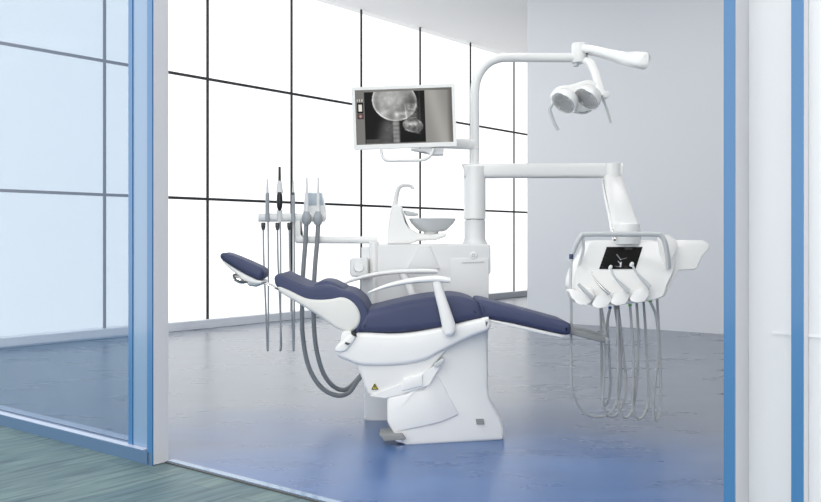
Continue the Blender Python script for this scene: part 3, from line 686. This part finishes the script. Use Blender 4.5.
piece('thin curved silver scaler tip pointing up left of the black touch screen', [(590.9, 270.8), (593.5, 277), (598, 283), (604, 289.5), (609, 294)], [.45, .6, 1.1, 1.7, 2.2],
      hz2([(610, 308), (607.5, 325), (609.6, 359), (610.2, 385), (607.5, 402), (604, 403), (601.8, 385), (601.5, 345), (600.5, 302)], TY-.02, TY+.2), ring='bluering', mm='chrome')
piece('grey contra-angle handpiece whose white head crosses the screen lower left corner', [(610.6, 266.6), (612.6, 273.5), (616.5, 279.5), (622, 285), (629, 291.5)], [.9, 1.0, 1.2, 1.8, 2.4],
      hz2([(630, 305.5), (631.5, 325), (633.5, 360), (633, 405), (638, 418.8), (645, 413), (648.6, 396), (646.8, 350), (643.5, 300)], TY-.04, TY+.12), ring='green', headr=.0095, mm='palegrey')
piece('grey contra-angle handpiece whose white head crosses the screen lower right side', [(631.9, 263.6), (634.5, 269.5), (639, 275.5), (644, 281), (650, 287.5)], [1.0, 1.1, 1.4, 2.0, 2.4],
      hz2([(650.2, 301.5), (656.5, 318), (658.3, 350), (655, 385), (653.5, 408), (656, 420.5), (659.8, 412), (660.7, 390), (659.6, 345), (657, 297)], TY-.04, TY+.12), ring='green', headr=.0105, mm='palegrey')
# fifth hose loop belongs to the spare coupling next to the second cradle
t = thing('spare_hose', 'looped pale grey hose hanging between the green ringed couplings of the console', 'hose', P(617.5, 304, TY))
link('tubing', tube(bmesh.new(), path3(hz2([(617.6, 303), (617.6, 335), (618, 366), (617, 396), (621, 413.5), (628, 417), (634, 403), (637.4, 370), (638.3, 334), (636.5, 302)], TY-.05, TY+.08), 8), .0078, n=10), M['hose_pale'], t)
link('coupling', lathe(bmesh.new(), P(617.6, 309, TY-.05), [(0, 0), (.010, 0), (.011, .004), (.011, .03), (0, .03)], n=14), M['grey'], t)
# air-water syringe standing at the left
t = thing('air_water_syringe', 'upright grey syringe with navy cap at the left end of the console', 'syringe', P(570.6, 300, TY-.06))
link('barrel', tube(bmesh.new(), path([(571.2, 258), (570.9, 270), (570.4, 286), (570, 297)], TY-.06, 4), [.0085]*8+[.010]*5, n=14), M['palegrey'], t)
link('cap', lathe(bmesh.new(), P(571.2, 259, TY-.06), [(0, 0), (.0115, 0), (.012, .003), (.012, .024), (.009, .028), (0, .028)], n=18), M['navy'], t)
link('collar', lathe(bmesh.new(), P(570.2, 291, TY-.06), [(0, -.01), (.014, -.01), (.018, 0), (.014, .012), (0, .012)], n=18), M['white'], t)
link('hose', tube(bmesh.new(), path3([(570.8, 297, TY-.06), (571.2, 320, TY-.06), (571, 360, TY-.05), (571.8, 388, TY-.04), (577, 403, TY-.02), (586, 414, TY), (598, 417, TY+.03), (610, 413, TY+.06), (618, 398, TY+.08), (621, 370, TY+.1), (618, 330, TY+.12), (614, 301, TY+.13)], 8), .0078, n=10), M['hose_pale'], t)

# ------------------------------------------------------------------ assistant holder at the left
AY = 5.64
ah = thing('assistant_arm', 'white horizontal arm left of the cabinet ending in an instrument holder', 'holder arm', P(376, 244, AY))
link('arm', tube(bmesh.new(), path3([(297, 239.8, AY), (330, 239.9, AY), (368, 240, AY), (376, 240, AY), (377.5, 240, AY)], 5), [(.03, 3.6*AY/F)]*18+[(.022, 2.8*AY/F)]*3, n=20, side=V((0, 1, 0)), power=3.4), M['white'], ah)
link('upright', solid([(294, 219), (301.5, 219), (301.8, 234), (304, 236.6), (304, 243.2), (296, 243), (294, 240.5)], AY-.025, AY+.025, r=.008), M['white'], ah)
link('holder_bar', tube(bmesh.new(), path3([(259, 217.6, AY), (262, 217.6, AY), (290, 217.5, AY), (305, 217.5, AY), (323, 217.5, AY), (325, 217.5, AY)], 4), [(.018, 3.0*AY/F)]+[(.028, 4.2*AY/F)]*19+[(.018, 3*AY/F)], n=20, side=V((0, 1, 0)), power=3.4), M['white'], ah)
cp = link('control_pad', solid([(303.5, 206), (305, 192.2), (322, 192.2), (325, 206), (326, 219), (323, 221), (304, 221), (302.5, 217)], AY+.0, AY+.05, r=.008), M['white'], ah)
link('pad_display', solid([(304.8, 205.4), (306, 193.2), (321.2, 193.2), (323.6, 205.4)], AY-.004, AY+.02), M['display'], cp, bevel=.003)
def slim(x, label, name, top, segs, hx, cat='dental instrument'):
    """segs: (y0, y1, r0, r1, material, part)"""
    t = thing(name, label, cat, P(x, 214, AY-.035))
    for y0, y1, r0, r1, mm, part in segs:
        link(part, tube(bmesh.new(), pxs([(x, y1), (x, y1*.75+y0*.25), (x, (y0+y1)/2), (x, y1*.25+y0*.75), (x, y0)], AY-.035), [r1*AY/F, (r1*.75+r0*.25)*AY/F*1.0, (r0+r1)/2*AY/F, (r0*.75+r1*.25)*AY/F, r0*AY/F], n=14), M[mm], t)
    a = hx
    link('connector', lathe(bmesh.new(), P(a, 230, AY-.03), [(0, 0), (.009, 0), (.014, .02), (.0145, .042), (.012, .047), (0, .047)], n=18), M['dark'], t)
    h = link('hose', tube(bmesh.new(), path3([(a, 229, AY-.03), (a+.5, 260, AY-.03), (a+2.6, 310, AY-.03), (a+3.8, 345, AY-.03), (x+.3, 350.5, AY-.035), (x+.9, 344, AY-.04), (x+1.0, 300, AY-.04), (x+1.0, 250, AY-.04), (x+.6, 219, AY-.035)], 10), .0055, n=10), M['hose'], t)
    return t
slim(267.4, 'grey bodied scaler standing at the far left end of the holder bar', 'dental_scaler', 179, [(179, 193, .75, 1.25, 'soft', 'tip'), (193, 222, 1.9, 2.1, 'hose', 'handle')], 263.3)
slim(279.6, 'black tipped curing light with black and white grip in the holder bar', 'curing_light', 167, [(166.8, 181, 1.2, 1.4, 'black', 'light_guide'), (181, 193, 2.0, 3.5, 'soft', 'neck'), (210, 222, 3.0, 2.0, 'soft', 'lower_body')], 277.5)
cl = bpy.data.objects['curing_light']
link('grip', lathe(bmesh.new(), P(279.6, 211.5, AY-.045), [(0, 0), (.009, .004), (.017, .03), (.019, .065), (.0175, .10), (.013, .122), (0, .126)], n=20), M['black'], cl)
slim(293.2, 'slim pale tipped instrument in the holder bar beside the upright', 'dental_instrument', 184, [(180, 193, .5, 1.3, 'soft', 'tip'), (192.5, 195.5, 1.5, 1.5, 'dark', 'collar'), (195, 222, 1.8, 2.0, 'hose', 'handle')], 289.3)
def suction(x, label, hose):
    t = thing('suction_tube', label, 'suction tube', P(x, 224, AY-.06), 'thick suction tubes in the holder')
    link('tip', tube(bmesh.new(), pxs([(x, 213), (x, 205), (x, 195), (x, 184), (x, 177.5)], AY-.06), [.0155, .011, .0085, .006, .005], n=16), M['soft'], t)
    link('grip', lathe(bmesh.new(), P(x-.3, 224.8, AY-.06), [(0, 0), (.018, 0), (.028, .014), (.0295, .045), (.026, .062), (.017, .08), (.015, .085), (0, .085)], n=24), M['hose'], t)
    link('hose', tube(bmesh.new(), path3(hose, 10), .0145, n=14), M['hose_dark'], t)
suction(306.9, 'thick grey suction tube on the left, in front of the small grey display pad', [(306.3, 224, AY-.06), (305.6, 240, AY-.06), (303.3, 270, AY-.06), (302.2, 300, AY-.05), (302.7, 335, AY-.05), (308.5, 366, AY-.05), (320.5, 386.5, AY-.04), (336, 395.3, AY-.02), (349, 392.5, AY+.02), (358, 380, AY+.06), (366, 372, AY+.08)])
suction(318.2, 'thick grey suction tube on the right, in front of the small grey display pad', [(318.2, 224, AY-.06), (317.3, 240, AY-.06), (314.8, 270, AY-.06), (313.5, 304, AY-.05), (315.3, 342, AY-.05), (322, 370, AY-.04), (332, 385, AY-.0), (343, 390, AY+.04), (352, 385, AY+.07), (362, 374, AY+.1)])

# ------------------------------------------------------------------ daylight, camera
w = bpy.data.worlds.new('World'); bpy.context.scene.world = w; w.use_nodes = True
nt = w.node_tree; bg = nt.nodes['Background']
tc = N(nt, 'ShaderNodeTexCoord'); dt = N(nt, 'ShaderNodeVectorMath', operation='DOT_PRODUCT'); dt.inputs[1].default_value = (-E.x, -E.y, 0)
nt.links.new(tc.outputs['Generated'], dt.inputs[0])
rp = N(nt, 'ShaderNodeValToRGB'); mr = N(nt, 'ShaderNodeMapRange'); mr.inputs['From Min'].default_value = -1; mr.inputs['From Max'].default_value = 1
d2 = N(nt, 'ShaderNodeVectorMath', operation='DOT_PRODUCT'); d2.inputs[1].default_value = (D1.x, D1.y, 0)
nt.links.new(tc.outputs['Generated'], d2.inputs[0]); nt.links.new(d2.outputs['Value'], mr.inputs['Value'])
nt.links.new(mr.outputs[0], rp.inputs[0])
el = rp.color_ramp.elements; el[0].position = .15; el[0].color = (2.3, 2.3, 2.28, 1); el[1].position = .42; el[1].color = (1.42, 1.42, 1.42, 1)
nt.links.new(rp.outputs[0], bg.inputs['Color']); bg.inputs['Strength'].default_value = 1.0

cam = bpy.data.cameras.new('Camera'); co = bpy.data.objects.new('Camera', cam); C.objects.link(co)
co.location = (0, 0, CH); co.rotation_euler = (math.radians(90), 0, 0)
cam.sensor_width = 36; cam.lens = F/821*36; cam.shift_y = -(251-HY)/821
cam.clip_start = .05; cam.clip_end = 200
sc = bpy.context.scene; sc.camera = co
sc.view_settings.view_transform = 'Standard'; sc.view_settings.look = 'None'; sc.view_settings.gamma = 1; sc.view_settings.exposure = 0
